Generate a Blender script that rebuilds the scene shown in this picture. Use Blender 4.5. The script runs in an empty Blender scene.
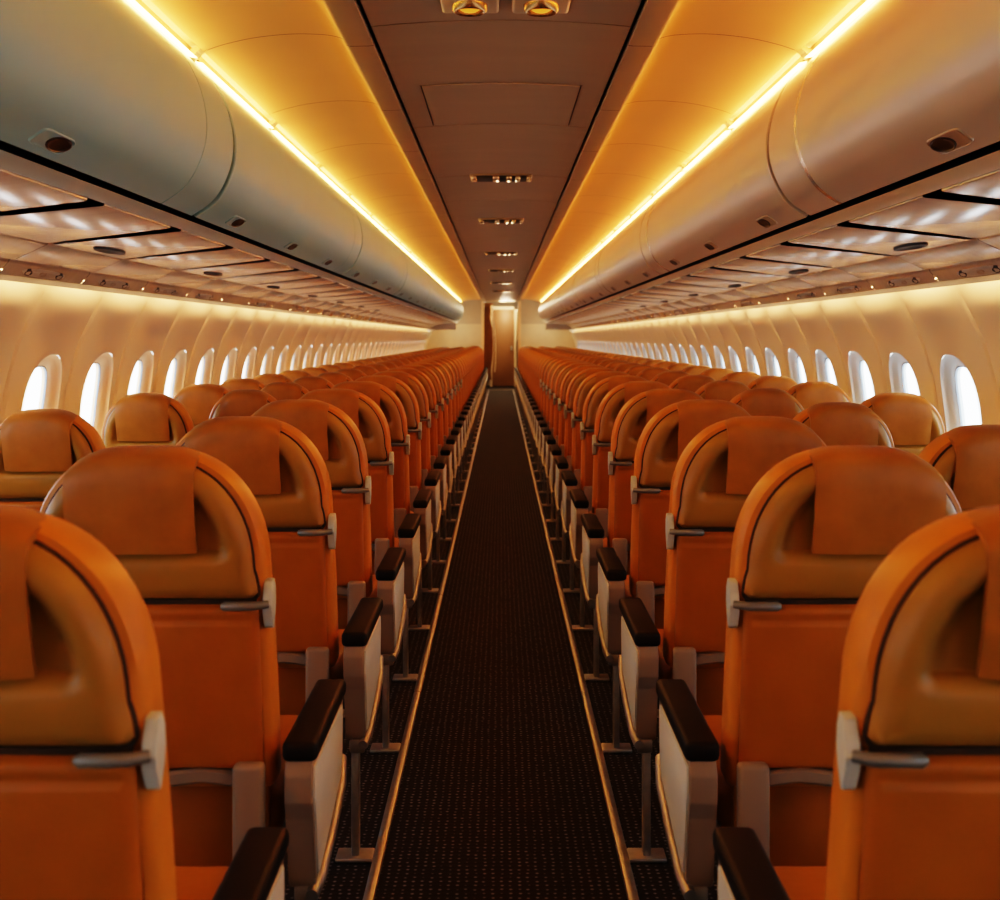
import bpy, bmesh, math, random
from mathutils import Vector, Matrix
random.seed(4)
C = bpy.context.scene.collection
EYE = 1.34            # camera height above the floor
FAR = 31.0            # bulkhead at the end of the cabin
NEAR = -1.6           # cabin closed behind the camera

# ------------------------------------------------------------------ materials
def new_mat(name):
    m = bpy.data.materials.new(name); m.use_nodes = True
    nt = m.node_tree
    return m, nt, nt.nodes['Principled BSDF']

def mat(name, col, rough=0.5, metal=0.0, var=0.0, vscale=8.0, bump=0.0, bscale=200.0, coat=0.0, spec=0.5, stretch=None):
    m, nt, b = new_mat(name)
    b.inputs['Base Color'].default_value = (*col, 1)
    b.inputs['Roughness'].default_value = rough
    b.inputs['Metallic'].default_value = metal
    b.inputs['Coat Weight'].default_value = coat
    b.inputs['Specular IOR Level'].default_value = spec
    tc = nt.nodes.new('ShaderNodeTexCoord')
    src = tc.outputs['Object']
    if stretch:
        mp = nt.nodes.new('ShaderNodeMapping'); mp.inputs['Scale'].default_value = stretch
        nt.links.new(src, mp.inputs['Vector']); src = mp.outputs['Vector']
    if var > 0:
        n = nt.nodes.new('ShaderNodeTexNoise'); n.inputs['Scale'].default_value = vscale; n.inputs['Detail'].default_value = 4
        nt.links.new(src, n.inputs['Vector'])
        r = nt.nodes.new('ShaderNodeValToRGB')
        r.color_ramp.elements[0].position = 0.3; r.color_ramp.elements[1].position = 0.7
        r.color_ramp.elements[0].color = (*[c*(1-var) for c in col], 1)
        r.color_ramp.elements[1].color = (*[min(1, c*(1+var)) for c in col], 1)
        nt.links.new(n.outputs['Fac'], r.inputs['Fac'])
        nt.links.new(r.outputs['Color'], b.inputs['Base Color'])
    if bump > 0:
        n2 = nt.nodes.new('ShaderNodeTexNoise'); n2.inputs['Scale'].default_value = bscale; n2.inputs['Detail'].default_value = 2
        nt.links.new(src, n2.inputs['Vector'])
        bp = nt.nodes.new('ShaderNodeBump'); bp.inputs['Strength'].default_value = bump; bp.inputs['Distance'].default_value = 0.004
        nt.links.new(n2.outputs['Fac'], bp.inputs['Height'])
        nt.links.new(bp.outputs['Normal'], b.inputs['Normal'])
    return m

def emit(name, col, strength):
    m, nt, b = new_mat(name)
    b.inputs['Base Color'].default_value = (*col, 1)
    b.inputs['Emission Color'].default_value = (*col, 1)
    b.inputs['Emission Strength'].default_value = strength
    return m

M = {}
M['leather'] = mat('orange_leather', (0.55, 0.215, 0.03), 0.40, var=0.10, vscale=9, bump=0.25, bscale=28, spec=0.4)
M['leather_low'] = mat('deep_orange_leather', (0.38, 0.135, 0.015), 0.40, var=0.10, vscale=7, bump=0.25, bscale=25, spec=0.4)
M['shell'] = mat('olive_brown_leather', (0.33, 0.178, 0.033), 0.40, var=0.08, vscale=8, bump=0.15, bscale=30, spec=0.4)
M['flap'] = mat('tan_leather', (0.37, 0.155, 0.027), 0.40, var=0.14, vscale=14, bump=0.4, bscale=22, spec=0.4)
M['stitch'] = mat('dark_seam', (0.035, 0.016, 0.006), 0.7)
M['pad'] = mat('black_rubber', (0.005, 0.005, 0.006), 0.55, spec=0.22, bump=0.1, bscale=300)
M['arm'] = mat('beige_plastic', (0.24, 0.195, 0.16), 0.45, var=0.05, vscale=6)
M['armside'] = mat('pale_grey_panel', (0.52, 0.60, 0.62), 0.42, var=0.04)  # pale panel; the bluish cast of window light is in its colour
M['clip'] = mat('pale_clip', (0.50, 0.60, 0.63), 0.4)
M['rod'] = mat('grey_rod', (0.20, 0.23, 0.25), 0.35, metal=0.4)
M['metal'] = mat('brushed_metal', (0.42, 0.43, 0.44), 0.42, metal=0.9, var=0.1, vscale=30)
M['bin_left'] = mat('teal_grey_bin', (0.25, 0.45, 0.47), 0.46, metal=0.05, var=0.03, vscale=1.2)  # left and right tints put cool and warm light into the bin colours
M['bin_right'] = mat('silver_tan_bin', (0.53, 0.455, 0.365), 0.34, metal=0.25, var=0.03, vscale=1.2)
M['seam_light'] = mat('silver_seam', (0.75, 0.70, 0.62), 0.25, metal=0.8)
M['dark'] = mat('dark_gap', (0.012, 0.010, 0.009), 0.6)
M['latch'] = mat('black_latch', (0.015, 0.012, 0.010), 0.3)
M['latchplate'] = mat('latch_plate', (0.42, 0.33, 0.24), 0.35, metal=0.4)
M['rail_left'] = mat('teal_rail', (0.40, 0.46, 0.42), 0.35)
M['rail_right'] = mat('cream_rail', (0.60, 0.48, 0.33), 0.35)
M['psu'] = mat('satin_cream_panel', (0.60, 0.55, 0.48), 0.20, metal=0.45, var=0.05, vscale=3, stretch=(1, 6, 1))
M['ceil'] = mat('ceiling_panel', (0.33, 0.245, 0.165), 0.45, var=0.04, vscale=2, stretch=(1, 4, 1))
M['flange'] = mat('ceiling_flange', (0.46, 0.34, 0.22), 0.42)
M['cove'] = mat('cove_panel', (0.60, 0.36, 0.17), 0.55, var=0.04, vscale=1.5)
M['wall'] = mat('sidewall_panel', (0.80, 0.67, 0.49), 0.5, var=0.03, vscale=2)
M['bezel_left'] = mat('warm_lit_bezel', (0.90, 0.62, 0.36), 0.45)  # warm light on the left window surrounds put into the base colour
M['bezel_right'] = mat('cool_lit_bezel', (0.62, 0.70, 0.70), 0.45)  # bluish light on the right window surrounds put into the base colour
M['bulk'] = mat('bulkhead_cream', (0.70, 0.59, 0.42), 0.5, var=0.03)
M['bulk_tan'] = mat('bulkhead_tan', (0.50, 0.42, 0.32), 0.5, var=0.03)
M['door'] = mat('brown_door', (0.26, 0.13, 0.06), 0.45, var=0.08, vscale=3)
M['curtain'] = mat('curtain_cloth', (0.42, 0.22, 0.10), 0.8, var=0.1)
M['curtain_edge'] = mat('curtain_edge', (0.85, 0.76, 0.62), 0.7)
M['glow'] = emit('warm_strip', (1.0, 0.40, 0.085), 52.0)
M['bronze'] = mat('bronze_ring', (0.45, 0.28, 0.13), 0.25, metal=0.9)
M['glow_added'] = emit('added_inner_strip', (1.0, 0.40, 0.085), 20.0)  # for the added strip at the cove's inner edge
M['wash'] = emit('wash_strip', (1.0, 0.54, 0.22), 58.0)
M['glow_small'] = emit('amber_lens', (1.0, 0.36, 0.03), 0.6)
M['glow_far'] = emit('galley_lamp', (1.0, 0.72, 0.40), 6.0)
M['chrome'] = mat('bright_lens', (0.8, 0.72, 0.6), 0.12, metal=0.9)

def carpet():
    m, nt, b = new_mat('black_dotted_carpet')
    tc = nt.nodes.new('ShaderNodeTexCoord')
    v = nt.nodes.new('ShaderNodeTexVoronoi'); v.inputs['Scale'].default_value = 46; v.inputs['Randomness'].default_value = 0.2
    nt.links.new(tc.outputs['Object'], v.inputs['Vector'])
    r = nt.nodes.new('ShaderNodeValToRGB')
    r.color_ramp.elements[0].position = 0.10; r.color_ramp.elements[1].position = 0.26
    r.color_ramp.elements[0].color = (0.22, 0.23, 0.26, 1); r.color_ramp.elements[1].color = (0.003, 0.003, 0.0045, 1)
    nt.links.new(v.outputs['Distance'], r.inputs['Fac'])
    n = nt.nodes.new('ShaderNodeTexNoise'); n.inputs['Scale'].default_value = 3.0
    nt.links.new(tc.outputs['Object'], n.inputs['Vector'])
    mx = nt.nodes.new('ShaderNodeMixRGB'); mx.blend_type = 'MULTIPLY'; mx.inputs['Fac'].default_value = 0.5
    nt.links.new(r.outputs['Color'], mx.inputs['Color1']); nt.links.new(n.outputs['Color'], mx.inputs['Color2'])
    bw = nt.nodes.new('ShaderNodeRGBToBW'); nt.links.new(n.outputs['Color'], bw.inputs['Color'])
    nt.links.new(bw.outputs['Val'], mx.inputs['Color2'])
    nt.links.new(mx.outputs['Color'], b.inputs['Base Color'])
    bp = nt.nodes.new('ShaderNodeBump'); bp.inputs['Strength'].default_value = 0.4; bp.inputs['Distance'].default_value = 0.003; bp.invert = True
    nt.links.new(v.outputs['Distance'], bp.inputs['Height']); nt.links.new(bp.outputs['Normal'], b.inputs['Normal'])
    b.inputs['Roughness'].default_value = 0.75; b.inputs['Specular IOR Level'].default_value = 0.25
    return m
M['carpet'] = carpet()

def pane_mat():
    m = bpy.data.materials.new('window_pane'); m.use_nodes = True
    nt = m.node_tree; nt.nodes.clear()
    out = nt.nodes.new('ShaderNodeOutputMaterial')
    t = nt.nodes.new('ShaderNodeBsdfTransparent'); t.inputs['Color'].default_value = (0.96, 0.98, 1, 1)
    g = nt.nodes.new('ShaderNodeBsdfGlossy'); g.inputs['Roughness'].default_value = 0.08
    mx = nt.nodes.new('ShaderNodeMixShader'); mx.inputs['Fac'].default_value = 0.06
    nt.links.new(t.outputs[0], mx.inputs[1]); nt.links.new(g.outputs[0], mx.inputs[2])
    nt.links.new(mx.outputs[0], out.inputs['Surface'])
    return m
M['pane'] = pane_mat()

# ------------------------------------------------------------------ mesh helpers
class MB:
    def __init__(s): s.bm = bmesh.new()
    def grid(s, rows, close_u=False):
        vs = [[s.bm.verts.new(p) for p in r] for r in rows]
        n = len(rows[0])
        for i in range(len(rows)-1):
            for j in range(n if close_u else n-1):
                k = (j+1) % n
                try: s.bm.faces.new((vs[i][j], vs[i][k], vs[i+1][k], vs[i+1][j]))
                except ValueError: pass
        return vs
    def cap(s, loop, flip=False):
        try: s.bm.faces.new(loop[::-1] if flip else loop)
        except ValueError: pass
    def box(s, x0, x1, y0, y1, z0, z1, bev=0.0, seg=2):
        r = bmesh.ops.create_cube(s.bm, size=1.0)
        vs = r['verts']
        for v in vs:
            v.co = Vector((x0+(v.co.x+.5)*(x1-x0), y0+(v.co.y+.5)*(y1-y0), z0+(v.co.z+.5)*(z1-z0)))
        if bev > 0:
            es = list({e for v in vs for e in v.link_edges})
            bmesh.ops.bevel(s.bm, geom=es, offset=bev, segments=seg, profile=0.5, affect='EDGES')
        return s
    def tube(s, pts, r, n=10):
        pts = [Vector(p) for p in pts]
        rows = []
        for i, p in enumerate(pts):
            d = (pts[min(i+1, len(pts)-1)] - pts[max(i-1, 0)]).normalized()
            a = d.cross(Vector((0, 0, 1)));
            if a.length < 1e-3: a = d.cross(Vector((1, 0, 0)))
            a.normalize(); b = d.cross(a)
            rr = r[i] if isinstance(r, (list, tuple)) else r
            rows.append([p + a*rr*math.cos(t*2*math.pi/n) + b*rr*math.sin(t*2*math.pi/n) for t in range(n)])
        vs = s.grid(rows, True)
        s.cap(vs[0]); s.cap(vs[-1], True)
        return s
    def prism(s, poly, axis, a0, a1, bev=0.0, seg=2):
        # poly of 2-D points extruded along axis ('x' or 'y'); other two in order
        def P(u, v, w):
            return (w, u, v) if axis == 'x' else (u, w, v)
        l0 = [s.bm.verts.new(P(u, v, a0)) for u, v in poly]
        l1 = [s.bm.verts.new(P(u, v, a1)) for u, v in poly]
        n = len(poly); fs = []
        for i in range(n):
            fs.append(s.bm.faces.new((l0[i], l0[(i+1) % n], l1[(i+1) % n], l1[i])))
        s.bm.faces.new(l0[::-1]); s.bm.faces.new(l1)
        if bev > 0:
            es = list({e for v in l0+l1 for e in v.link_edges})
            bmesh.ops.bevel(s.bm, geom=es, offset=bev, segments=seg, profile=0.5, affect='EDGES')
        return s
    def mesh(s, name, m, sx=1, sharp=40):
        if sx < 0:
            for v in s.bm.verts: v.co.x = -v.co.x
        bmesh.ops.recalc_face_normals(s.bm, faces=s.bm.faces)
        me = bpy.data.meshes.new(name); s.bm.to_mesh(me); s.bm.free()
        for p in me.polygons: p.use_smooth = True
        me.set_sharp_from_angle(angle=math.radians(sharp))
        me.materials.append(m)
        return me

def link(name, me, parent=None, loc=(0, 0, 0), kind=None):
    o = bpy.data.objects.new(name, me); C.objects.link(o); o.location = loc
    if parent is not None: o.parent = parent
    if kind: o['kind'] = kind
    return o
def tag(o, label, cat, group=None):
    o['label'] = label; o['category'] = cat
    if group: o['group'] = group
    return o
def thing(name, label, cat, loc=(0, 0, 0), group=None):
    o = bpy.data.objects.new(name, None); C.objects.link(o); o.location = loc
    o.empty_display_size = 0.1
    return tag(o, label, cat, group)
def struct(name, mb, m, sx=1, sharp=40):
    return link(name, mb.mesh(name, m, sx, sharp), kind='structure')

ONES = ['', 'first', 'second', 'third', 'fourth', 'fifth', 'sixth', 'seventh', 'eighth', 'ninth', 'tenth', 'eleventh', 'twelfth',
        'thirteenth', 'fourteenth', 'fifteenth', 'sixteenth', 'seventeenth', 'eighteenth', 'nineteenth']
TENS = {2: 'twenty', 3: 'thirty', 4: 'forty'}; TENTH = {2: 'twentieth', 3: 'thirtieth', 4: 'fortieth'}
def ordinal(n):
    if n < 20: return ONES[n]
    t, u = divmod(n, 10)
    return TENTH[t] if u == 0 else TENS[t] + '-' + ONES[u]
SIDE = {-1: 'left', 1: 'right'}

def sweep(mb, prof, y0, y1, ny=1, sx=1):
    rows = []
    for i in range(ny+1):
        y = y0 + (y1-y0)*i/ny
        rows.append([(sx*x, y, EYE+h) for x, h in prof])
    return mb.grid(rows)

def smooth_prof(pts, n=6):
    # Catmull-Rom through the points
    out = []
    P = [Vector(p) for p in pts]
    for i in range(len(P)-1):
        p0 = P[max(i-1, 0)]; p1 = P[i]; p2 = P[i+1]; p3 = P[min(i+2, len(P)-1)]
        for k in range(n):
            t = k/n
            q = 0.5*((2*p1)+(p2-p0)*t+(2*p0-5*p1+4*p2-p3)*t*t+(3*p1-p0-3*p2+p3)*t**3)
            out.append((q.x, q.y))
    out.append(tuple(P[-1]))
    return out

# ------------------------------------------------------------------ the cabin shell
mb = MB(); mb.grid([[(-2.1, NEAR, 0), (2.1, NEAR, 0)], [(-2.1, FAR+3.2, 0), (2.1, FAR+3.2, 0)]])
struct('floor', mb, M['carpet'])
for i, s in enumerate((-1, 1)):
    mb = MB()
    y = -0.6
    while y < FAR-0.1:
        y2 = min(y+0.853*2, FAR-0.1)
        mb.prism([(s*0.316-0.014, 0.0), (s*0.316+0.014, 0.0), (s*0.316+0.012, 0.007), (s*0.316+0.004, 0.011), (s*0.316-0.004, 0.011), (s*0.316-0.012, 0.007)], 'y', y+0.004, y2-0.004)
        y = y2
    struct('trim_%d' % (i+1), mb, M['metal'])

# ceiling: centre panels with cross joints, flanges, cove panels, dark backing
def centre_prof(a=0.398):
    return [(x, 0.955+0.020*(1-(x/a)**2)) for x in [-a+2*a*k/14 for k in range(15)]]
mb = MB()
joints = [NEAR, 0.1, 1.9, 3.68, 5.46, 7.16, 8.45, 9.8, 11.6, 13.5, 15.2, 17.0, 18.9, 20.8, 22.6, 24.5, 26.3, 28.1, FAR]
for a, b in zip(joints[:-1], joints[1:]):
    g = 0.005
    rows = []
    pr = centre_prof()
    up = [(x, h+0.012) for x, h in pr]
    for y, p in ((a+g, up), (a+g, pr), (b-g, pr), (b-g, up)):
        rows.append([(x, y, EYE+h) for x, h in p])
    mb.grid(rows)
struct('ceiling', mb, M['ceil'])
for s in (-1, 1):
    mb = MB()
    for k in range(-4, 26):
        a = 2.8+1.1*k; b = min(a+1.1, FAR)
        if a > FAR-0.2: break
        g = 0.003
        fl = [(0.414, 0.975), (0.414, 0.951), (0.43, 0.949), (0.49, 0.948), (0.500, 0.950), (0.504, 0.953), (0.504, 0.959), (0.500, 0.966), (0.506, 0.969)]
        sweep(mb, fl, a+g, b-g, 1, s)
    struct('ceiling_flange', mb, M['flange'])
    mb = MB()
    for k in range(-4, 26):
        a = 2.8+1.1*k; b = min(a+1.1, FAR)
        if a > FAR-0.2: break
        cv = smooth_prof([(0.506, 0.968), (0.53, 0.978), (0.58, 0.986), (0.68, 0.988), (0.80, 0.976), (0.90, 0.954), (0.965, 0.932)], 5)
        cv += [(0.967, 0.931), (0.967, 0.945)]
        sweep(mb, cv, a+0.003, b-0.003, 1, s)
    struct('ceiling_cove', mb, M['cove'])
mb = MB()
mb.grid([[(x, y, EYE+h) for x, h in ((-1.80, 0.19), (-1.80, 1.10), (-1.0, 1.12), (0, 1.14), (1.0, 1.12), (1.80, 1.10), (1.80, 0.19))] for y in (NEAR, FAR+3.2)])
sh = struct('ceiling_backing', mb, M['dark'])

# sidewalls with window openings
WPROF = smooth_prof([(1.752, 0.205), (1.79, 0.12), (1.845, 0.02), (1.885, -0.10), (1.912, -0.22), (1.93, -0.36), (1.94, -0.62), (1.92, -0.95), (1.87, -1.34)], 8)
def wall_x(h):
    for (x0, h0), (x1, h1) in zip(WPROF[:-1], WPROF[1:]):
        if h1 <= h <= h0:
            return x0+(x1-x0)*(h0-h)/(h0-h1) if h0 != h1 else x0
    return WPROF[0][0] if h > WPROF[0][1] else WPROF[-1][0]
PITCH = 0.68; W0 = 5.0; WH = -0.295
HALF_P = PITCH/2
def super_loop(a, b, n, e):
    out = []
    for i in range(n):
        t = 2*math.pi*(i+0.5)/n
        c, sn = math.cos(t), math.sin(t)
        r = (abs(c)**e+abs(sn)**e)**(-1/e)
        out.append((a*r*c, b*r*sn))
    return out
NL = 48
def wall_panel(mb, yc, s):
    inner = super_loop(0.190, 0.225, NL, 2.5)
    outer = []
    top, bot = 0.205-WH, -0.62-WH
    for (u, v) in inner:
        ang = math.atan2(v/0.225, u/0.190)
        c, sn = math.cos(ang), math.sin(ang)
        sc = min(HALF_P/abs(c) if abs(c) > 1e-6 else 1e9, (top if sn > 0 else -bot)/abs(sn) if abs(sn) > 1e-6 else 1e9)
        outer.append((c*sc, sn*sc))
    # push nearest loop points to the corners
    for cx, cy in ((HALF_P, top), (-HALF_P, top), (-HALF_P, bot), (HALF_P, bot)):
        j = min(range(NL), key=lambda i: (outer[i][0]-cx)**2+(outer[i][1]-cy)**2)
        outer[j] = (cx, cy)
    rows = []
    for t in (0, 0.04, 0.12, 0.25, 0.4, 0.55, 0.7, 0.82, 0.90, 0.94, 0.955, 0.97, 1.0):
        r = []
        for (iu, iv), (ou, ov) in zip(inner, outer):
            u = iu+(ou-iu)*t; v = iv+(ov-iv)*t
            h = WH+v
            e = abs(u)/HALF_P
            bulge = 0.034*(1-e**2)
            if e > 0.955: bulge -= 0.010
            bulge *= min(1, max(0, (0.205-h)/0.10))
            if t == 0: bulge -= 0.004
            r.append((s*(wall_x(h)-bulge+0.018), yc+u, EYE+h))
        rows.append(r)
    mb.grid(rows, True)
    # lower dado
    rows = []
    for k in range(9):
        u = -HALF_P+PITCH*k/8
        e = abs(u)/HALF_P
        rows.append([(s*(wall_x(h)+0.018-0.034*(1-e*e)+(0.010 if e > 0.955 else 0)), yc+u, EYE+h) for h in (-0.62, -0.8, -1.0, -1.2, -1.34)])
    mb.grid(rows)
kmin, kmax = -9, 36
for s in (-1, 1):
    mb = MB()
    for k in range(kmin, kmax+1): wall_panel(mb, W0+PITCH*k, s)
    mb.grid([[(s*(wall_x(h)+0.005), y, EYE+h) for h in (0.205, 0.1, 0.0, -0.15, -0.3, -0.5, -0.62, -0.9, -1.2, -1.34)] for y in (W0+PITCH*(kmax+0.5)-0.003, FAR)])
    struct('wall_'+SIDE[s], mb, M['wall'], sharp=30)
    # window bezels, gaskets, panes
    mb = MB(); rows = []
    for a, b, dep, e in ((0.191, 0.226, 0.004, 2.5), (0.186, 0.221, 0.011, 2.5), (0.168, 0.208, 0.018, 2.6), (0.140, 0.194, 0.027, 2.7), (0.122, 0.182, 0.036, 2.8), (0.117, 0.177, 0.042, 2.9), (0.116, 0.176, 0.062, 2.9)):
        rows.append([(s*(wall_x(WH+v)-0.012+dep), u, v) for u, v in super_loop(a, b, NL, e)])
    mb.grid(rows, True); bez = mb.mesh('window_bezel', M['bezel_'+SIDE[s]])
    mb = MB()
    rows = [[(s*(wall_x(WH+v)-0.012+dep), u, v) for u, v in super_loop(a, b, NL, 2.9)] for a, b, dep in ((0.1185, 0.1785, 0.040), (0.1145, 0.1745, 0.039), (0.1135, 0.1735, 0.048), (0.1185, 0.1785, 0.050))]
    mb.grid(rows, True); gas = mb.mesh('gasket', M['rod'])
    mb = MB()
    vs = [mb.bm.verts.new((s*(wall_x(WH+v)-0.012+0.058), u, v)) for u, v in super_loop(0.116, 0.176, NL, 2.9)]
    mb.cap(vs); pan = mb.mesh('pane', M['pane'])
    for k in range(kmin, kmax+1):
        n = (k-kmin+1)+(0 if s < 0 else kmax-kmin+1)
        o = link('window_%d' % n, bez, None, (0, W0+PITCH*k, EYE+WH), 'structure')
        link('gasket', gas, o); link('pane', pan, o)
# cabin closed behind the camera
mb = MB(); mb.grid([[(-2.1, NEAR, 0), (2.1, NEAR, 0)], [(-2.1, NEAR, 2.6), (2.1, NEAR, 2.6)]])
struct('wall_back', mb, M['bulk_tan'])

# ------------------------------------------------------------------ far bulkhead and vestibule
def quad_wall(x0, x1, y0, y1, z0, z1): return MB().box(x0, x1, y0, y1, z0, z1)
mb = MB()
mb.box(-2.0, -0.47, FAR, FAR+0.05, 0, EYE+0.36); mb.box(0.47, 2.0, FAR, FAR+0.05, 0, EYE+0.36)
struct('wall_front', mb, M['bulk'])
mb = MB()
mb.box(-2.0, -0.47, FAR, FAR+0.05, EYE+0.36, 2.45); mb.box(0.47, 2.0, FAR, FAR+0.05, EYE+0.36, 2.45); mb.box(-0.47, 0.47, FAR, FAR+0.05, 2.345, 2.45)
struct('wall_front_upper', mb, M['bulk_tan'])  # shade on the upper bulkhead is put into its tan colour
mb = MB()
for x in (-0.475, 0.475): mb.box(x-0.035, x+0.035, FAR-0.02, FAR+0.07, 0, 2.345, 0.008)
mb.box(-0.51, 0.51, FAR-0.02, FAR+0.07, 2.30, 2.35, 0.008)
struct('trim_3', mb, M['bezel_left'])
mb = MB(); mb.box(-0.47, 0.47, FAR-0.03, FAR+0.06, 0.0, 0.015, 0.005); struct('trim_4', mb, M['metal'])
mb = MB(); mb.box(-1.8, 1.8, FAR+3.1, FAR+3.15, 0, 2.45); struct('wall_vestibule', mb, M['bulk_tan'])
mb = MB(); mb.box(-1.8, 1.8, FAR+0.05, FAR+3.1, 2.36, 2.40); struct('ceiling_vestibule', mb, M['bulk'])
mb = MB(); mb.box(-1.8, -1.75, FAR+0.05, FAR+3.1, 0, 2.4); mb.box(1.75, 1.8, FAR+0.05, FAR+3.1, 0, 2.4); struct('wall_vestibule_side', mb, M['bulk_tan'])
# door facing the aisle
mb = MB(); mb.box(-0.24, 0.36, FAR+1.95, FAR+2.0, 0.02, 2.12, 0.01); dr = struct('door_1', mb, M['door'])
mb = MB(); mb.box(-0.30, -0.24, FAR+1.93, FAR+2.02, 0, 2.2); mb.box(0.36, 0.42, FAR+1.93, FAR+2.02, 0, 2.2); mb.box(-0.30, 0.42, FAR+1.93, FAR+2.02, 2.12, 2.2)
link('door_frame', mb.mesh('door_frame', M['bulk']), dr)
mb = MB(); mb.box(0.26, 0.32, FAR+1.90, FAR+1.95, 1.0, 1.12, 0.01); link('door_handle', mb.mesh('door_handle', M['metal']), dr)
# curtain gathered at the left of the doorway
t = thing('curtain', 'brown curtain with pale edge gathered at left of far doorway', 'curtain', (-0.36, FAR+0.35, 0))
mb = MB(); rows = []
for iz in range(13):
    z = 0.25+2.0*iz/12
    w = 0.10+0.06*math.cos((z-1.2)*2.2)**2
    rows.append([(-0.09+w*2*k/24*0.9, 0.035*math.sin(k*1.55), z) for k in range(25)])
mb.grid(rows); o = link('curtain_cloth', mb.mesh('curtain_cloth', M['curtain']), t)
mod = o.modifiers.new('thick', 'SOLIDIFY'); mod.thickness = 0.004
for x, ph in ((0.11, 0.0), (0.17, 0.5)):
    mb = MB(); rows = []
    for iz in range(15):
        z = 0.45+1.75*iz/14
        xx = x+0.05*math.sin((z-0.4)*1.9+ph)
        rows.append([(xx-0.012, -0.05, z), (xx+0.012, -0.05, z), (xx+0.012, -0.04, z), (xx-0.012, -0.04, z)])
    mb.grid(rows, True); link('curtain_edge', mb.mesh('curtain_edge', M['curtain_edge']), t)
mb = MB(); mb.tube([(-0.10, 0, 2.27), (0.25, 0, 2.27)], 0.012); link('curtain_rail', mb.mesh('curtain_rail', M['metal']), t)
mb = MB(); mb.tube([(-0.05, 0, 2.27), (-0.05, 0, 2.36)], 0.008); link('rail_bracket', mb.mesh('rail_bracket', M['metal']), t)
# galley unit at the right
t = thing('galley_cabinet', 'cream galley cabinet with lit shelves at right of far doorway', 'cabinet', (0.75, FAR+1.0, 0))
mb = MB(); mb.box(-0.03, 0.5, -0.5, 0.6, 0, 0.95, 0.01); link('lower_cabinet', mb.mesh('lower_cabinet', M['bulk']), t)
mb = MB(); mb.box(0.10, 0.5, -0.5, 0.6, 0.96, 2.3, 0.01); link('back_panel', mb.mesh('back_panel', M['bulk']), t)
for z in (1.3, 1.62, 1.95):
    mb = MB(); mb.box(-0.30, 0.095, -0.5, 0.6, z, z+0.02, 0.004); link('shelf', mb.mesh('shelf', M['chrome']), t)
mb = MB(); mb.box(-0.34, -0.31, -0.5, 0.6, 1.25, 2.1, 0.004); 
link('side_post', mb.mesh('side_post', M['bulk']), t)
# vestibule lamps
for i, (x, y) in enumerate(((0.05, 0.9), (0.28, 0.6))):
    t = thing('vestibule_light', ('round ceiling lamp glowing in the far vestibule, nearer the door', 'round ceiling lamp glowing in the far vestibule, nearer the cabin')[i], 'lamp', (x, FAR+y, 2.36))
    mb = MB(); mb.tube([(0, 0, 0), (0, 0, -0.03)], 0.13, 20); link('lamp_ring', mb.mesh('lamp_ring', M['chrome']), t)
    mb = MB(); mb.tube([(0, 0, -0.031), (0, 0, -0.05)], [0.11, 0.09], 20); link('lamp_lens', mb.mesh('lamp_lens', M['glow_far']), t)

for x, y in ((0.1, 0.55), (0.2, 1.3)):
    ld = bpy.data.lights.new('vestibule_lamp', 'POINT'); ld.energy = 22; ld.color = (1, 0.72, 0.45); ld.shadow_soft_size = 0.1
    o = bpy.data.objects.new('vestibule_lamp', ld); C.objects.link(o); o.location = (x, FAR+y, 2.2)

for s in (-1, 1):  # added fill lights without a fitting, to brighten the far bulkhead
    ld = bpy.data.lights.new('bulkhead_fill_light', 'POINT'); ld.energy = 9; ld.color = (1, 0.74, 0.42); ld.shadow_soft_size = 0.15
    o = bpy.data.objects.new('bulkhead_fill_light', ld); C.objects.link(o); o.location = (s*1.15, FAR-0.75, 1.66)

# ------------------------------------------------------------------ overhead bins
BPROF = smooth_prof([(1.005, 0.905), (0.965, 0.855), (0.922, 0.76), (0.905, 0.66), (0.918, 0.565), (0.968, 0.470), (1.045, 0.413)], 7)
BIN_END = 29.4
def offset_prof(p, d):
    out = []
    for i in range(len(p)):
        a = Vector(p[max(i-1, 0)]); b = Vector(p[min(i+1, len(p)-1)])
        t = (b-a).normalized(); n = Vector((-t.y, t.x))
        q = Vector(p[i])+n*d
        out.append((q.x, q.y))
    return out
def shell_piece(y0, y1, s, off=0.0, thick=0.02, m=None, name='x', ends=True, sub=2, rnd=0.004):
    po = offset_prof(BPROF, off)
    pi = offset_prof(BPROF, off+thick)
    pm = offset_prof(BPROF, off+rnd)
    mb = MB(); rows = []
    for y, p in ((y0, pi), (y0, pm), (y0+rnd, po), (y1-rnd, po), (y1, pm), (y1, pi)):
        rows.append([(s*x, y, EYE+h) for x, h in p])
    mb.grid(rows)
    return mb.mesh(name, m)
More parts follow.
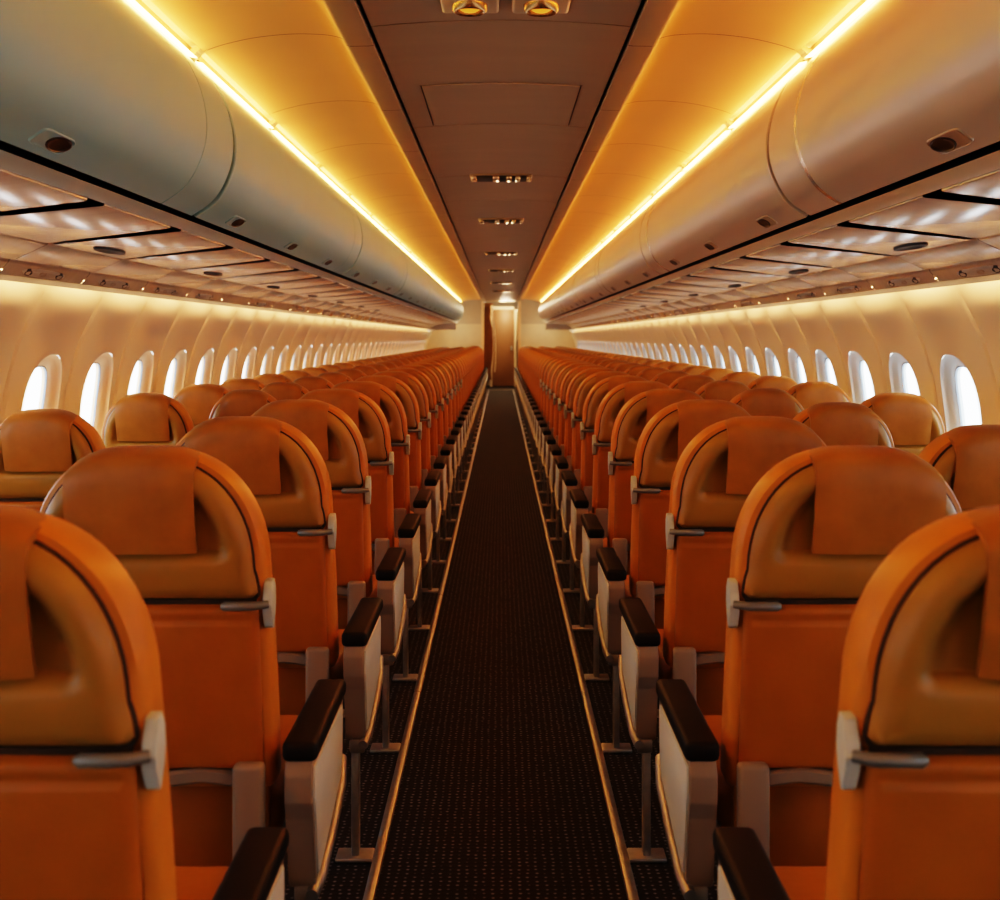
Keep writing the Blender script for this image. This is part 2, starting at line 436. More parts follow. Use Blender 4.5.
# sign convention: inward normal (towards the aisle) is +/-; find which offset moves away from aisle
_t = offset_prof(BPROF, 0.02)
SGN = 1 if _t[20][0] > BPROF[20][0] else -1
_o = offset_prof
def offset_prof(p, d, _o=_o): return _o(p, d*SGN)
starts = [0.33+3.75*i for i in range(8)]
def latch_frame(s):
    # lower door surface frame
    i = int(len(BPROF)*0.885)
    p = Vector(BPROF[i]); tng = (Vector(BPROF[i+1])-Vector(BPROF[i-1])).normalized()
    n2 = Vector((-tng.y, tng.x))
    if n2.x > 0: n2 = -n2
    return p, tng, n2
def latch_meshes(s):
    p, tg, n = latch_frame(s)
    def P(u, v, w):   # u along cabin, v along profile (down), w outwards
        q = p+tg*v+n*w
        return (s*q.x, u, EYE+q.y)
    mb = MB(); rows = []
    for r, w in ((1.0, 0.0), (0.97, 0.004), (0.86, 0.005), (0.80, 0.003), (0.5, 0.0025), (0.05, 0.002)):
        rows.append([P(0.066*r*math.cos(2*math.pi*k/28), 0.024*r*math.sin(2*math.pi*k/28), w) for k in range(28)])
    vs = mb.grid(rows, True); mb.cap(vs[-1]); cup = mb.mesh('latch_cup', M['latch'])
    mb = MB(); rows = []
    for r, w in ((1.0, -0.002), (0.98, 0.003), (0.93, 0.004), (0.90, 0.002)):
        rows.append([P(0.100*r*max(-1, min(1, 1.25*math.cos(2*math.pi*k/36)))-0.035, 0.027*r*max(-1, min(1, 1.25*math.sin(2*math.pi*k/36))), w) for k in range(36)])
    vs = mb.grid(rows, True); mb.cap(vs[-1]); plate = mb.mesh('latch_plate', M['latchplate'] if s > 0 else M['bin_left'])
    return plate, cup
for s in (-1, 1):
    L = SIDE[s]; bm_ = M['bin_'+L]
    plate, cup = latch_meshes(s)
    for i, y0 in enumerate(starts):
        y1 = min(y0+3.75, BIN_END)
        if i == len(starts)-1: y1 = BIN_END
        yf = y1-0.39
        where = 'nearest the camera' if i == 0 else ('%s from the camera' % ordinal(i+1) if i < len(starts)-1 else 'last before the front bulkhead')
        t = thing('overhead_bin', '%s curved overhead bin above the %s seats, %s' % ('teal-grey' if s < 0 else 'silver-tan', L, where), 'overhead bin', (0, y0, 0), 'overhead bins on the %s' % L)
        Z = lambda me, nm, par: link(nm, me, par, (0, -y0 if par is t else 0, 0))
        ys = NEAR+0.02 if i == 0 else y0+0.022
        mb = MB()
        pb = offset_prof(BPROF, 0.021)
        poly = [(s*x, EYE+h) for x, h in pb]+[(s*1.10, EYE+0.43), (s*1.70, EYE+0.37), (s*1.70, EYE+0.905)]
        yb0 = NEAR+0.02 if i == 0 else y0-0.004
        mb.prism(poly, 'y', yb0, y1-0.004 if i < len(starts)-1 else y1-0.03); Z(mb.mesh('bin_body', M['dark']), 'bin_body', t)
        door = Z(shell_piece(ys, yf-0.0025, s, 0, 0.02, bm_, 'bin_door'), 'bin_door', t)
        if i < len(starts)-1:
            Z(shell_piece(yf+0.0025, y1-0.022, s, 0, 0.02, bm_, 'filler_panel'), 'filler_panel', t)
            if s > 0: Z(shell_piece(yf-0.014, yf+0.014, s, -0.0015, 0.02, M['seam_light'], 'silver_seam', rnd=0.001), 'silver_seam', t)
        else:
            # rounded end of the row
            mb = MB(); rows = []
            cx, ch = 1.30, 0.66
            yb = yf+0.0025
            rows.append([(s*x, yb, EYE+h) for x, h in BPROF])
            for a in range(0, 11):
                th = a/10*math.pi/2
                k = math.cos(th)
                rows.append([(s*(cx+(x-cx)*(0.25+0.75*k)), BIN_END-0.35+0.35*math.sin(th), EYE+ch+(h-ch)*(0.25+0.75*k)) for x, h in BPROF+[(1.70, 0.40), (1.70, 0.90)]][:len(BPROF)])
            mb.grid(rows)
            mb.box(min(s*1.2, s*1.7), max(s*1.2, s*1.7), BIN_END-0.05, BIN_END, EYE+0.43, EYE+0.86)
            Z(mb.mesh('end_cap', bm_), 'end_cap', t)
        ls = [2.72] if i == 0 else [y0+0.49+1.2*j for j in range(3)]
        for yl in ls:
            if yl > yf-0.05: continue
            pl = link('latch_plate', plate, door, (0, yl, 0))
            link('latch_cup', cup, pl)
    # rail below the bins
    mb = MB()
    rp = [(1.066, 0.4015), (1.070, 0.398), (1.090, 0.382), (1.108, 0.376), (1.112, 0.400)]
    sweep(mb, rp, NEAR, BIN_END, 1, s)
    struct('trim_%d' % (5 if s < 0 else 6), mb, M['rail_'+L])

# cove light strips in the slot above the bins
for s in (-1, 1):
    L = SIDE[s]
    n = 0
    y = 1.30-2.6
    strip = None
    while y < BIN_END:
        y2 = min(y+1.3, FAR-0.05)
        n += 1
        if strip is None:
            mb = MB(); sweep(mb, [(0.979, 0.902), (1.004, 0.9065)], 0.035, 1.265, 1, s); strip = mb.mesh('light_diffuser', M['glow'])
            mb = MB(); sweep(mb, [(1.006, 0.924), (1.012, 0.950), (1.000, 0.956), (0.970, 0.950)], 0.0, 1.3, 1, s); chan = mb.mesh('light_channel', M['flange'])
            mb = MB(); sweep(mb, [(0.5065, 0.9610), (0.5065, 0.9675)], 0.01, 1.29, 1, s); inn = mb.mesh('added_inner_glow', M['glow_added'])  # unseen strip added behind the flange lip to brighten the cove's inner edge
            mb = MB(); mb.prism([(s*0.966, EYE+0.934), (s*0.982, EYE+0.926), (s*1.000, EYE+0.904), (s*1.006, EYE+0.906), (s*1.003, EYE+0.932), (s*0.970, EYE+0.948)], 'y', -0.03, 0.03, 0.002); brk = mb.mesh('light_bracket', M['flange'])
        t = thing('cove_light', 'glowing amber light strip in slot above %s bins, %s' % (L, 'out of view beside the camera' if n < 4 else '%s from the camera' % ordinal(n-3)), 'light strip', (0, y, 0), 'cove lights along the %s ceiling' % L)
        link('light_diffuser', strip, t); link('light_channel', chan, t); link('light_bracket', brk, t); link('added_inner_glow', inn, t)
        y += 1.3

# wash lights hidden between the service panels and the sidewalls
for s in (-1, 1):
    L = SIDE[s]; n = 0; y = NEAR+0.1; wl = None
    while y < BIN_END-0.5:
        y2 = y+2.04; n += 1
        if wl is None:
            mb = MB(); sweep(mb, [(1.729, 0.238), (1.742, 0.238)], 0.01, 2.03, 1, s); wl = mb.mesh('light_diffuser', M['wash'])
            mb = MB(); sweep(mb, [(1.724, 0.240), (1.730, 0.250), (1.775, 0.250)], 0.0, 2.04, 1, s); wc = mb.mesh('light_channel', M['flange'])
        t = thing('wall_wash_light', 'warm light line between %s wall top and service panels, %s' % (L, 'out of view beside the camera' if n < 3 else '%s from the camera' % ordinal(n-2)), 'light strip', (0, y, 0), 'wash lights along the %s wall' % L)
        link('light_diffuser', wl, t, (0, 0, EYE-EYE)); link('light_channel', wc, t)
        y = y2

# service panels under the bins, one per seat row
for s in (-1, 1):
    L = SIDE[s]
    p0 = [(1.112, 0.392), (1.114, 0.372), (1.12, 0.369), (1.54, 0.322), (1.546, 0.325), (1.548, 0.34)]
    p1 = [(1.552, 0.338), (1.555, 0.320), (1.56, 0.317), (1.665, 0.268), (1.670, 0.270), (1.674, 0.29)]
    p2 = [(1.684, 0.285), (1.686, 0.262), (1.690, 0.258), (1.720, 0.224), (1.724, 0.221), (1.728, 0.230)]
    def panel(p, nm, g):
        mb = MB(); rows = []
        up = [(x, h+0.02) for x, h in p]
        go = 0.45*g if g > 0.01 else g      # the gap narrows towards the wall
        xa, xb = p[0][0], p[-1][0]
        for e0, e1, q in ((0, 0.006, [(x, h+0.0015) for x, h in p]), (0, 0.012, p), (1, -0.004, p), (1, 0, up)):
            r = []
            for x, h in q:
                gg = g+(go-g)*(x-xa)/(xb-xa)
                r.append((s*x, (0.81-gg if e0 else gg)+e1, EYE+h))
            rows.append(r)
        mb.grid(rows); return mb.mesh(nm, M['psu'], sharp=50)
    m0, m1, m2 = panel(p0, 'main_panel', 0.065), panel(p1, 'edge_panel', 0.002), panel(p2, 'light_panel', 0.002)
    mb = MB(); sweep(mb, [(1.113, 0.405), (1.55, 0.350), (1.68, 0.296), (1.735, 0.245)], 0.0, 0.81, 1, s); mback = mb.mesh('panel_backing', M['dark'])
    def disc(x, h, yy, rx, ry, nm, m, slope, tilt=0.0):
        mb = MB(); rows = []
        for r, w in ((1.0, 0.002), (0.95, -0.006), (0.75, -0.007), (0.6, -0.004), (0.05, -0.003)):
            rows.append([(s*(x+rx*r*math.cos(a)), yy+ry*r*math.sin(a), EYE+h+slope*rx*r*math.cos(a)+w) for a in [2*math.pi*k/20 for k in range(20)]])
        vs = mb.grid(rows, True); mb.cap(vs[-1]); return mb.mesh(nm, m)
    vent = disc(1.47, 0.330, 0.40, 0.030, 0.17, 'speaker_grille', M['dark'], -0.112)
    lamps = [disc(1.705, 0.2395, yy, 0.008, 0.035, 'reading_light', m, -1.13) for yy, m in ((0.22, M['dark']), (0.36, M['latchplate']), (0.52, M['dark']))]
    tray = disc(1.705, 0.2405, 0.37, 0.011, 0.21, 'control_tray', M['bulk_tan'], -1.13)
    n = 0
    y = (3.1 if s > 0 else 3.3)-0.81
    k = 0
    while y < BIN_END-0.4:
        n += 1
        t = thing('service_panel', 'cream service panel under the %s bins, %s from the camera' % (L, ordinal(n)), 'ceiling panel', (0, y, 0), 'service panels under the %s bins' % L)
        link('panel_backing', mback, t)
        link('main_panel', m0, t); link('edge_panel', m1, t); lp = link('light_panel', m2, t)
        if y < 14:
            if n % 2 == 1: link('speaker_grille', vent, t)
            if n % 2 == 0 or y < 6:
                tr = link('control_tray', tray, t)
                for l in lamps: link('reading_light', l, tr)
        y += 0.81
    # near end, beside and behind the camera
    mb = MB()
    for p in (p0, p1, p2): sweep(mb, p, NEAR, (3.1 if s > 0 else 3.3)-0.81, 1, s)
    struct('ceiling_soffit', mb, M['psu'])
    mb = MB()
    mb.box(min(s*1.10, s*1.80), max(s*1.10, s*1.80), BIN_END-0.02, BIN_END, EYE+0.2, EYE+0.43)
    struct('ceiling_soffit_end', mb, M['bulk_tan'])

# ------------------------------------------------------------------ ceiling fittings
def ceil_h(x): return EYE+0.955+0.020*(1-(x/0.398)**2)
t = thing('ceiling_hatch', 'flat brown access hatch set in the centre ceiling panel', 'hatch', (0, 4.99, ceil_h(0)))
mb = MB(); rows = []
for yy, dz in ((-0.42, 0.004), (-0.415, -0.006), (0.415, -0.006), (0.42, 0.004)):
    rows.append([(x, yy, ceil_h(x)-ceil_h(0)+dz) for x in [-0.30+0.6*k/12 for k in range(13)]])
mb.grid(rows); link('hatch_door', mb.mesh('hatch_door', M['ceil']), t)
mb = MB()
for x0, x1, y0, y1 in ((-0.31, 0.31, -0.4275, -0.422), (-0.307, -0.303, -0.425, 0.43), (0.303, 0.307, -0.425, 0.43)):
    n = 12
    mb.grid([[(x0+(x1-x0)*k/n, y, ceil_h(x0+(x1-x0)*k/n)-ceil_h(0)-0.003) for k in range(n+1)] for y in (y0, y1)])
link('hatch_seam', mb.mesh('hatch_seam', M['stitch']), t)
for x, lab in ((-0.090, 'round amber spotlight at left of the nearest ceiling fitting'), (0.116, 'round amber spotlight at right of the nearest ceiling fitting')):
    z = ceil_h(x)
    t = thing('ceiling_spotlight', lab, 'spotlight', (x, 3.46, z), 'spotlights on the near ceiling')
    mb = MB(); mb.box(-0.085, 0.085, -0.10, 0.10, -0.014, 0.004, 0.012, 3); pl = link('mount_plate', mb.mesh('mount_plate', M['flange']), t)
    mb = MB(); rows = []
    prof = [(0.052, -0.010), (0.050, -0.030), (0.044, -0.036), (0.038, -0.032), (0.034, -0.014)]
    for r, zz in prof: rows.append([(r*math.cos(a), r*math.sin(a), zz) for a in [2*math.pi*k/28 for k in range(28)]])
    mb.grid(rows, True); link('bezel_ring', mb.mesh('bezel_ring', M['bronze']), t)
    mb = MB(); rows = []
    for k in range(6):
        th = k/5*math.pi/2
        rows.append([(0.034*math.cos(th)*math.cos(a)+1e-4, 0.034*math.cos(th)*math.sin(a), -0.016-0.020*math.sin(th)) for a in [2*math.pi*j/20 for j in range(20)]])
    mb.grid(rows, True); link('lens', mb.mesh('lens', M['glow_small']), t)
signs = [7.22, 9.86, 13.6, 17.1, 20.9, 24.6]
src = None
for i, y in enumerate(signs):
    lab = 'small recessed ceiling light unit of shiny lenses, %s from the camera' % ordinal(i+1)
    t = thing('ceiling_light_unit', lab, 'ceiling light', (0, y, ceil_h(0)), 'light units along the centre ceiling')
    if src is None:
        mb = MB(); mb.box(-0.185, 0.185, -0.11, 0.11, -0.022, 0.0, 0.006); a = mb.mesh('light_housing', M['latchplate'])
        mb = MB(); mb.box(-0.165, 0.165, -0.116, 0.06, -0.028, -0.012, 0.003); b = mb.mesh('dark_recess', M['dark'])
        ls = []
        for x0, x1 in ((-0.175, -0.145), (-0.05, -0.01), (0.03, 0.065), (0.085, 0.115), (0.15, 0.18)):
            mb = MB(); mb.box(x0, x1, -0.122, 0.02, -0.034, -0.016, 0.004); ls.append(mb.mesh('lens', M['chrome']))
        src = (a, b, ls)
    link('light_housing', src[0], t); r = link('dark_recess', src[1], t)
    for l in src[2]: link('lens', l, r)

# ------------------------------------------------------------------ the seats
HS = 1.14; SEAM = 0.868; BOT = 0.50
def yr(z): return 0.10*(HS-z)/0.62 if z < HS else 0.0
def outline(w, zb, zt, rad=0.178, n=14, taper=0.012, rb=0.02):
    # half outline from bottom centre up the +x side to the top centre, then mirrored
    pts = []
    rad = min(rad, w*0.84); rz = rad*1.22
    for k in range(5):
        a = -math.pi/2+k/4*math.pi/2
        pts.append((w-rb+rb*math.cos(a), zb+rb+rb*math.sin(a)))
    nz = 8
    for k in range(1, nz):
        pts.append((w-taper*(k/nz)**2*0.6, zb+rb+(zt-rz-zb-rb)*k/nz))
    wt = w-taper*0.6
    ex = 2.14 if rad > 0.1 else 2.0
    for k in range(n+1):
        a = k/n*math.pi/2
        c, sn = max(0, math.cos(a))**(2/ex), max(0, math.sin(a))**(2/ex)
        pts.append((wt-rad+rad*c, zt-rz+rz*sn))
    flat = wt-rad
    # slight crown over the flat top
    full = pts+[(-x, z) for x, z in reversed(pts)]
    return full
def inset(poly, d):
    n = len(poly); out = []
    for i in range(n):
        a = Vector(poly[i-1]); b = Vector(poly[(i+1) % n])
        t = (b-a)
        if t.length < 1e-9: out.append(poly[i]); continue
        t.normalize()
        nrm = Vector((-t.y, t.x))
        q = Vector(poly[i])+nrm*d
        out.append((q.x, q.y))
    return out
def pad_mesh(poly, layers, name, m, sx, lean=True):
    # layers: (inset, y)
    mb = MB(); rows = []
    for d, y in layers:
        rows.append([(x, y+(yr(z) if lean else 0), z) for x, z in inset(poly, d)])
    vs = mb.grid(rows, True)
    # close the two faces through strips between mirrored points
    for loop in (vs[0], vs[-1]):
        n = len(loop); h = n//2
        for i in range(h-1):
            a, b, c, d = loop[i], loop[i+1], loop[n-2-i], loop[n-1-i]
            try: mb.bm.faces.new((a, b, c, d))
            except ValueError: pass
    bmesh.ops.remove_doubles(mb.bm, verts=mb.bm.verts, dist=1e-5)
    return mb.mesh(name, m, sx, 50)
def dist_poly(p, poly):
    best = 1e9; P = Vector(p)
    for i in range(len(poly)):
        a = Vector(poly[i]); b = Vector(poly[(i+1) % len(poly)])
        ab = b-a; L2 = ab.length_squared
        t = 0 if L2 < 1e-12 else max(0, min(1, (P-a).dot(ab)/L2))
        best = min(best, (P-(a+ab*t)).length)
    return best
def sstep(a, b, x):
    t = max(0, min(1, (x-a)/(b-a))); return t*t*(3-2*t)
def top_z(poly, x):
    zs = []
    for i in range(len(poly)):
        (x0, z0), (x1, z1) = poly[i], poly[(i+1) % len(poly)]
        if min(x0, x1) <= x <= max(x0, x1) and max(z0, z1) > 0.8:
            zs.append(z0 if abs(x1-x0) < 1e-9 else z0+(z1-z0)*(x-x0)/(x1-x0))
    return max(zs) if zs else HS

def seat_meshes(W, sx, aisle):
    """meshes of one seat; aisle side is +x before mirroring by sx"""
    R = {}
    base = outline(W, BOT, HS)
    R['back_cushion'] = pad_mesh(base, [(0.05, 0.046), (0.024, 0.046), (0.018, 0.036), (0.006, 0.040), (0, 0.055), (0, 0.105), (0.005, 0.122), (0.018, 0.134), (0.05, 0.14)], 'back_cushion', M['leather'], sx)
    # piping between cushion and shell
    so = outline(W-0.018, SEAM, HS-0.014, 0.166, rb=0.012)
    pip = inset(so, -0.0005)
    mb = MB(); rows = []
    for d, y in ((0.012, 0.034), (0.0, 0.029), (-0.002, 0.031), (-0.002, 0.042), (0.012, 0.044)):
        rows.append([(x, y+yr(z), z) for x, z in inset(pip, d)])
    mb.grid(rows, True); R['piping'] = mb.mesh('piping', M['stitch'], sx)
    # shell with a hollow behind the flap
    mb = MB(); rows = []
    zt = HS-0.014; nr = 30; nc = 30
    for i in range(nr+1):
        f = math.sin(i/nr*math.pi/2)
        z = SEAM+(zt-0.0008-SEAM)*f
        # half width at z
        hw = 0
        for j in range(len(so)):
            (x0, z0), (x1, z1) = so[j], so[(j+1) % len(so)]
            if min(z0, z1) <= z <= max(z0, z1) and max(x0, x1) > 0:
                xx = x0 if abs(z1-z0) < 1e-9 else x0+(x1-x0)*(z-z0)/(z1-z0)
                hw = max(hw, xx)
        r = []
        for k in range(nc+1):
            tt = math.sin((k/nc*2-1)*math.pi/2)
            x = tt*hw
            d = dist_poly((x, z), so)
            e = min(d/0.028, 1)
            y = 0.034*(1-math.sqrt(max(0, 1-(1-e)**2)))
            y += 0.030*sstep(0.034, 0.062, d)*sstep(0.944, 0.960, z)
            y += 0.004*math.exp(-((z-0.892)/0.004)**2)
            r.append((x, y+yr(z), z))
        rows.append(r)
    mb.grid(rows); R['back_shell'] = mb.mesh('back_shell', M['shell'], sx, 60)
    # headrest flap folded over the top
    fw = min(0.114, W*0.55); FO = (0.014 if sx > 0 else 0.026) if aisle else 0.0
    path = smooth_prof([(0.152, 0.985), (0.155, 1.06), (0.146, 1.115), (0.115, 1.140), (0.070, 1.146), (0.028, 1.142), (0.000, 1.124), (-0.010, 1.08), (-0.010, 1.01), (-0.003, 0.958)], 5)
    mb = MB()
    def flap_rows(off, shrink):
        rows = []
        n = len(path)
        for i, (y, z) in enumerate(path):
            a = Vector(path[max(i-1, 0)]); b = Vector(path[min(i+1, n-1)])
            t = (b-a).normalized(); nn = Vector((t.y, -t.x))
            q = Vector((y, z))-nn*off
            r = []
            for k in range(15):
                tt = k/14*2-1
                x = tt*(fw-shrink)
                drop = (HS-top_z(base, x-FO))*sstep(0.98, 1.12, z)
                edge = -0.007*abs(tt)**6
                q2 = q+nn*edge
                r.append((x-FO, q2.x+yr(min(q2.y, HS))*(1 if i > n*0.55 else 0.6), q2.y-drop))
            rows.append(r)
        return rows
    outer = mb.grid(flap_rows(0.0, 0.0)); inner = mb.grid(flap_rows(0.013, 0.002))
    n = len(path)
    for i in range(n-1):
        for c in (0, 14):
            mb.bm.faces.new((outer[i][c], outer[i+1][c], inner[i+1][c], inner[i][c]))
    for k in range(14):
        for i in (0, n-1):
            mb.bm.faces.new((outer[i][k], outer[i][k+1], inner[i][k+1], inner[i][k]))
    R['headrest_flap'] = mb.mesh('headrest_flap', M['flap'], sx, 45)
    # stitched lower panel, with a dark gap above
    lw = W-0.017
    lo = [(x*lw, z) for x, z in ()] or outline(lw, 0.548, 0.862, 0.014, 5, 0.0, 0.014)
    mb = MB(); rows = []
    for i in range(53):
        z = 0.548+(0.862-0.548)*i/52
        r = []
        for k in range(25):
            tt = math.sin((k/24*2-1)*math.pi/2)
            x = tt*lw
            d = min(lw-abs(x), z-0.548, 0.862-z)
            e = min(max(d, 0)/0.014, 1)
            y = 0.006+0.018*(1-math.sqrt(max(0, 1-(1-e)**2)))
            y += 0.005*math.exp(-((z-0.834)/0.005)**2)*(1 if abs(x) < lw-0.01 else 0)
            y -= 0.010*(1-tt*tt)*sstep(0.55, 0.66, z)*(1-sstep(0.70, 0.85, z))
            r.append((x, y+yr(z), z))
        rows.append(r)
    mb.grid(rows); R['lower_back_panel'] = mb.mesh('lower_back_panel', M['leather_low'], sx, 60)
    mb = MB(); mb.box(-lw+0.004, lw-0.004, 0.022+yr(0.86), 0.030+yr(0.86), 0.861, 0.870); R['seam_gap'] = mb.mesh('seam_gap', M['stitch'], sx)
    # seat cushion
    cz = 0.0
    mb = MB(); mb.box(-W+0.004, W-0.004, 0.20, 0.66, 0.37, 0.485, 0.035, 4); R['seat_cushion'] = mb.mesh('seat_cushion', M['leather_low'], sx)
    mb = MB(); mb.box(-W+0.02, W-0.02, 0.185, 0.205, 0.33, 0.515, 0.008, 2); R['rear_shroud'] = mb.mesh('rear_shroud', M['leather_low'], sx)
    mb = MB(); mb.box(-W+0.03, W-0.03, 0.22, 0.62, 0.335, 0.372, 0.008); R['seat_pan'] = mb.mesh('seat_pan', M['metal'], sx)
    # hinge: rod and clip on the aisle side
    yc = yr(0.86)
    mb = MB(); mb.tube([(W-0.078, yc+0.004, 0.862), (W-0.074, yc+0.002, 0.862), (W-0.020, yc+0.004, 0.862), (W+0.002, yc+0.014, 0.863)], [0.006, 0.0085, 0.008, 0.007], 10); R['hinge_rod'] = mb.mesh('hinge_rod', M['rod'], sx)
    mb = MB(); mb.prism([(yc+0.034, 0.900), (yc+0.052, 0.904), (yc+0.064, 0.885), (yc+0.060, 0.862), (yc+0.062, 0.842), (yc+0.046, 0.812), (yc+0.034, 0.818), (yc+0.026, 0.845), (yc+0.018, 0.860), (yc+0.026, 0.876)], 'x', W-0.010, W+0.007, 0.003); R['hinge_clip'] = mb.mesh('hinge_clip', M['clip'], sx)
    # crossbar below the back
    mb = MB()
    rows = []
    for k in range(13):
        x = -W+0.02+(2*W-0.05)*k/12
        zc = 0.530+0.010*math.exp(-((k-9)/1.5)**2)
        rows.append([(x, y, z) for y, z in ((0.105, zc-0.014), (0.098, zc-0.008), (0.098, zc+0.010), (0.105, zc+0.014), (0.13, zc+0.010), (0.13, zc-0.010))])
    vs = mb.grid(rows, True); mb.cap(vs[0]); mb.cap(vs[-1]); R['crossbar'] = mb.mesh('crossbar', M['arm'], sx)
    if aisle:
        mb = MB(); mb.box(W-0.065, W-0.008, 0.062, 0.096, 0.335, 0.572, 0.010, 3); R['end_bracket'] = mb.mesh('end_bracket', M['arm'], sx)
        ax0, ax1 = W+0.028, W+0.078
        prof = [(0.086, 0.575), (0.070, 0.550), (0.072, 0.500), (0.092, 0.465), (0.112, 0.345), (0.122, 0.326), (0.16, 0.330), (0.44, 0.400), (0.475, 0.43), (0.49, 0.53), (0.485, 0.575)]
        mb = MB(); mb.prism(prof, 'x', ax0, ax1, 0.005); R['armrest'] = mb.mesh('armrest', M['arm'], sx)
        mb = MB(); mb.box(ax0-0.006, ax1+0.008, 0.078, 0.495, 0.572, 0.608, 0.011, 3); R['armrest_pad'] = mb.mesh('armrest_pad', M['pad'], sx)
        sp = [(0.092, 0.560), (0.086, 0.505), (0.104, 0.462), (0.128, 0.350), (0.15, 0.346), (0.43, 0.414), (0.458, 0.44), (0.470, 0.525), (0.466, 0.560)]
        mb = MB(); mb.prism(sp, 'x', ax1-0.002, ax1+0.004, 0.0015); R['side_panel'] = mb.mesh('side_panel', M['armside'], sx)
        mb = MB(); mb.tube([(ax1-0.004, 0.100, 0.322), (ax1+0.002, 0.16, 0.330), (ax1+0.004, 0.30, 0.364), (ax1+0.003, 0.44, 0.400), (ax1-0.004, 0.50, 0.435)], 0.012, 10)
        mb.box(ax0+0.01, ax1-0.002, 0.115, 0.20, 0.295, 0.332, 0.006)
        R['side_rail'] = mb.mesh('side_rail', M['metal'], sx)
    return R
def leg_mesh(x, y, sx):
    mb = MB(); mb.box(x-0.010, x+0.010, y-0.016, y+0.016, 0.010, 0.336, 0.004); a = mb.mesh('leg', M['metal'], sx)
    mb = MB(); mb.box(x-0.050, x+0.046, y-0.030, y+0.040, 0.0, 0.012, 0.004); b = mb.mesh('foot_plate', M['metal'], sx)
    return a, b
AISLE_X = 0.638
protos = {}
def get_proto(W, sx, aisle):
    key = (W, sx, aisle)
    if key not in protos:
        R = seat_meshes(W, sx, aisle)
        lx = W+0.045 if aisle else W-0.05
        R['legs'] = [leg_mesh(lx, 0.19 if aisle else 0.24, sx), leg_mesh(lx-0.20, 0.55, sx), leg_mesh(-W+0.05, 0.24, sx), leg_mesh(-W+0.05, 0.55, sx)]
        protos[key] = R
    return protos[key]
def place_seat(x, y, W, sx, aisle, label, group, zs=1.0):
    R = get_proto(W, sx, aisle)
    t = thing('passenger_seat', label, 'seat', (x, y, 0), group)
    t.scale = (1, 1, zs)
    far = y > 13
    bc = link('back_cushion', R['back_cushion'], t)
    sh = link('back_shell', R['back_shell'], t)
    if not far:
        link('piping', R['piping'], sh)
    link('headrest_flap', R['headrest_flap'], t)
    link('seat_cushion', R['seat_cushion'], t)
    lp = link('lower_back_panel', R['lower_back_panel'], t)
    if aisle or y < 5:
        link('seam_gap', R['seam_gap'], lp)
        if not far: link('hinge_clip', R['hinge_clip'], t)
        if not far: link('hinge_rod', R['hinge_rod'], t)
    if aisle:
        ar = link('armrest', R['armrest'], t)
        link('armrest_pad', R['armrest_pad'], ar); link('side_panel', R['side_panel'], ar)
        link('side_rail', R['side_rail'], t)
        if not far:
            link('end_bracket', R['end_bracket'], t); link('crossbar', R['crossbar'], t)
            link('rear_shroud', R['rear_shroud'], t)
    if not far: link('seat_pan', R['seat_pan'], t)
    for i, (a, b) in enumerate(R['legs']):
        if far and i not in (0, 2): continue
        lg = link('leg', a, t)
        if not far or i == 0: link('foot_plate', b, lg)
    return t
LAST = FAR-0.9
rows_main = []
y = 1.32
rows_main = [1.31]+[2.09+0.81*k for k in range(0, 35)]
rows_main = [r for r in rows_main if r < LAST]
for s in (-1, 1):
    for i, y in enumerate(rows_main):
        place_seat(s*(AISLE_X if i else 0.622), y, 0.219, -s, True, 'orange leather seat with armrest along the %s edge of the aisle, %s from the camera' % (SIDE[s], ordinal(i+1)), 'aisle seats on the %s' % SIDE[s])
def column(s, x, ys, W, name, zs=1.0, extra=None):
    ys = list(ys)
    while ys[-1]+0.81 < LAST: ys.append(ys[-1]+0.81)
    for i, y in enumerate(ys):
        xx = extra[i] if extra and i in extra else x
        place_seat(s*xx, y, W, -s, False, 'orange leather %s seat on the %s, %s from the camera' % (name, SIDE[s], ordinal(i+1)), '%s seats on the %s' % (name, SIDE[s]), zs)
column(-1, 1.38, [3.55, 4.60, 5.50, 6.31], 0.185, 'window', 0.983)
column(-1, 1.015, [4.72], 0.165, 'middle', 0.99)
column(1, 1.05, [2.70, 3.66, 4.70, 5.55, 6.40], 0.188, 'middle', 0.995, {0: 1.13})
column(1, 1.45, [4.32, 5.45, 6.30], 0.19, 'window', 0.995)

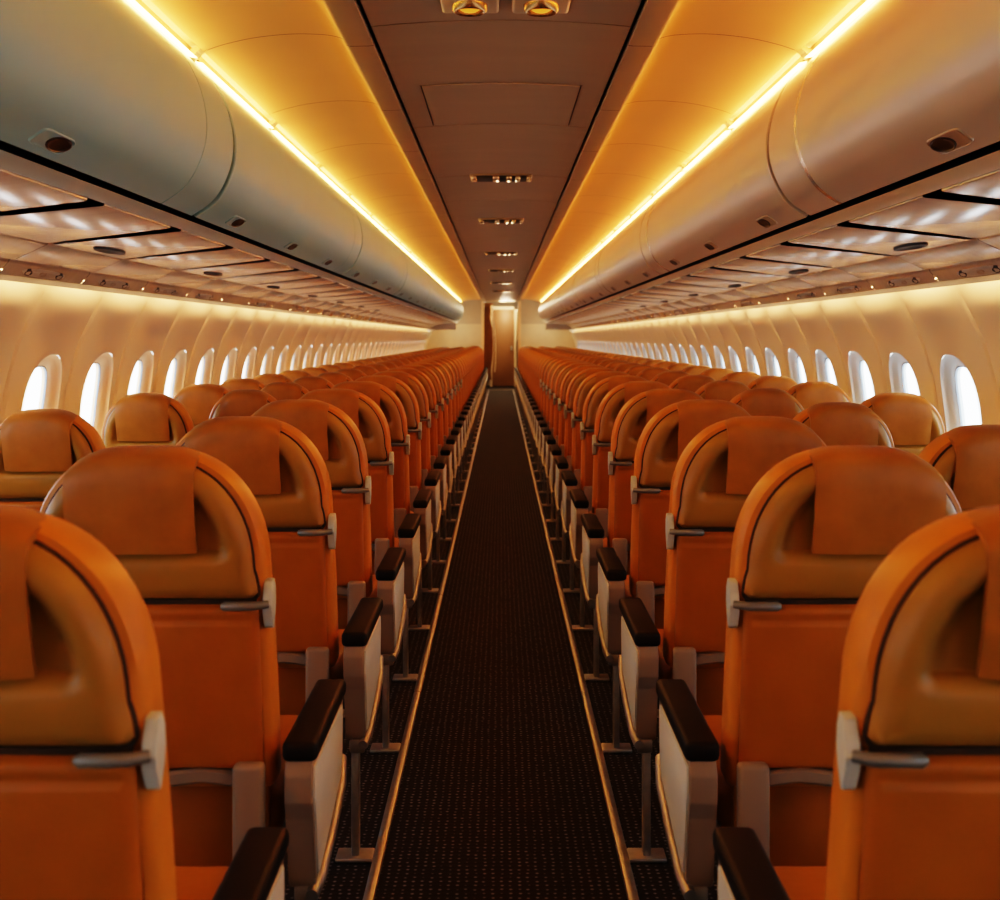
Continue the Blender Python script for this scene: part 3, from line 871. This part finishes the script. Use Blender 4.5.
# ------------------------------------------------------------------ light
w = bpy.data.worlds.new('sky'); bpy.context.scene.world = w; w.use_nodes = True
nt = w.node_tree; bg = nt.nodes['Background']
tc = nt.nodes.new('ShaderNodeTexCoord'); sp = nt.nodes.new('ShaderNodeSeparateXYZ'); rp = nt.nodes.new('ShaderNodeValToRGB')
nt.links.new(tc.outputs['Generated'], sp.inputs[0])
ma = nt.nodes.new('ShaderNodeMath'); ma.operation = 'MULTIPLY_ADD'; ma.inputs[1].default_value = 0.5; ma.inputs[2].default_value = 0.5
nt.links.new(sp.outputs['Z'], ma.inputs[0]); nt.links.new(ma.outputs[0], rp.inputs['Fac'])
rp.color_ramp.elements[0].color = (0.78, 0.84, 0.92, 1); rp.color_ramp.elements[0].position = 0.35
rp.color_ramp.elements[1].color = (0.86, 0.94, 1.0, 1); rp.color_ramp.elements[1].position = 0.75
nt.links.new(rp.outputs['Color'], bg.inputs['Color'])
bg.inputs['Strength'].default_value = 8.0
for s in (-1, 1):
    ld = bpy.data.lights.new('window_portal', 'AREA'); ld.shape = 'RECTANGLE'; ld.size = 31.0; ld.size_y = 0.4
    ld.cycles.is_portal = True
    o = bpy.data.objects.new('window_portal', ld); C.objects.link(o)
    o.location = (s*2.02, 14.5, EYE+WH)
    # local -Z points inwards, local X along the cabin
    o.matrix_world = Matrix.Translation(o.location) @ Matrix(((0, 0, s, 0), (1, 0, 0, 0), (0, s, 0, 0), (0, 0, 0, 1)))

# ------------------------------------------------------------------ camera
cd = bpy.data.cameras.new('camera'); cam = bpy.data.objects.new('camera', cd); C.objects.link(cam)
cam.location = (0, 0, EYE); cam.rotation_euler = (math.pi/2, 0, 0)
cd.sensor_width = 36; cd.lens = 43.2
cd.shift_x = -0.001; cd.shift_y = -0.112
cd.clip_start = 0.05; cd.clip_end = 200
cd.dof.use_dof = True; cd.dof.focus_distance = 3.6; cd.dof.aperture_fstop = 5.6
sc = bpy.context.scene
sc.camera = cam
sc.view_settings.view_transform = 'Filmic'
sc.view_settings.look = 'High Contrast'
sc.view_settings.exposure = 0.42
sc.cycles.max_bounces = 8; sc.cycles.diffuse_bounces = 5; sc.cycles.transparent_max_bounces = 6
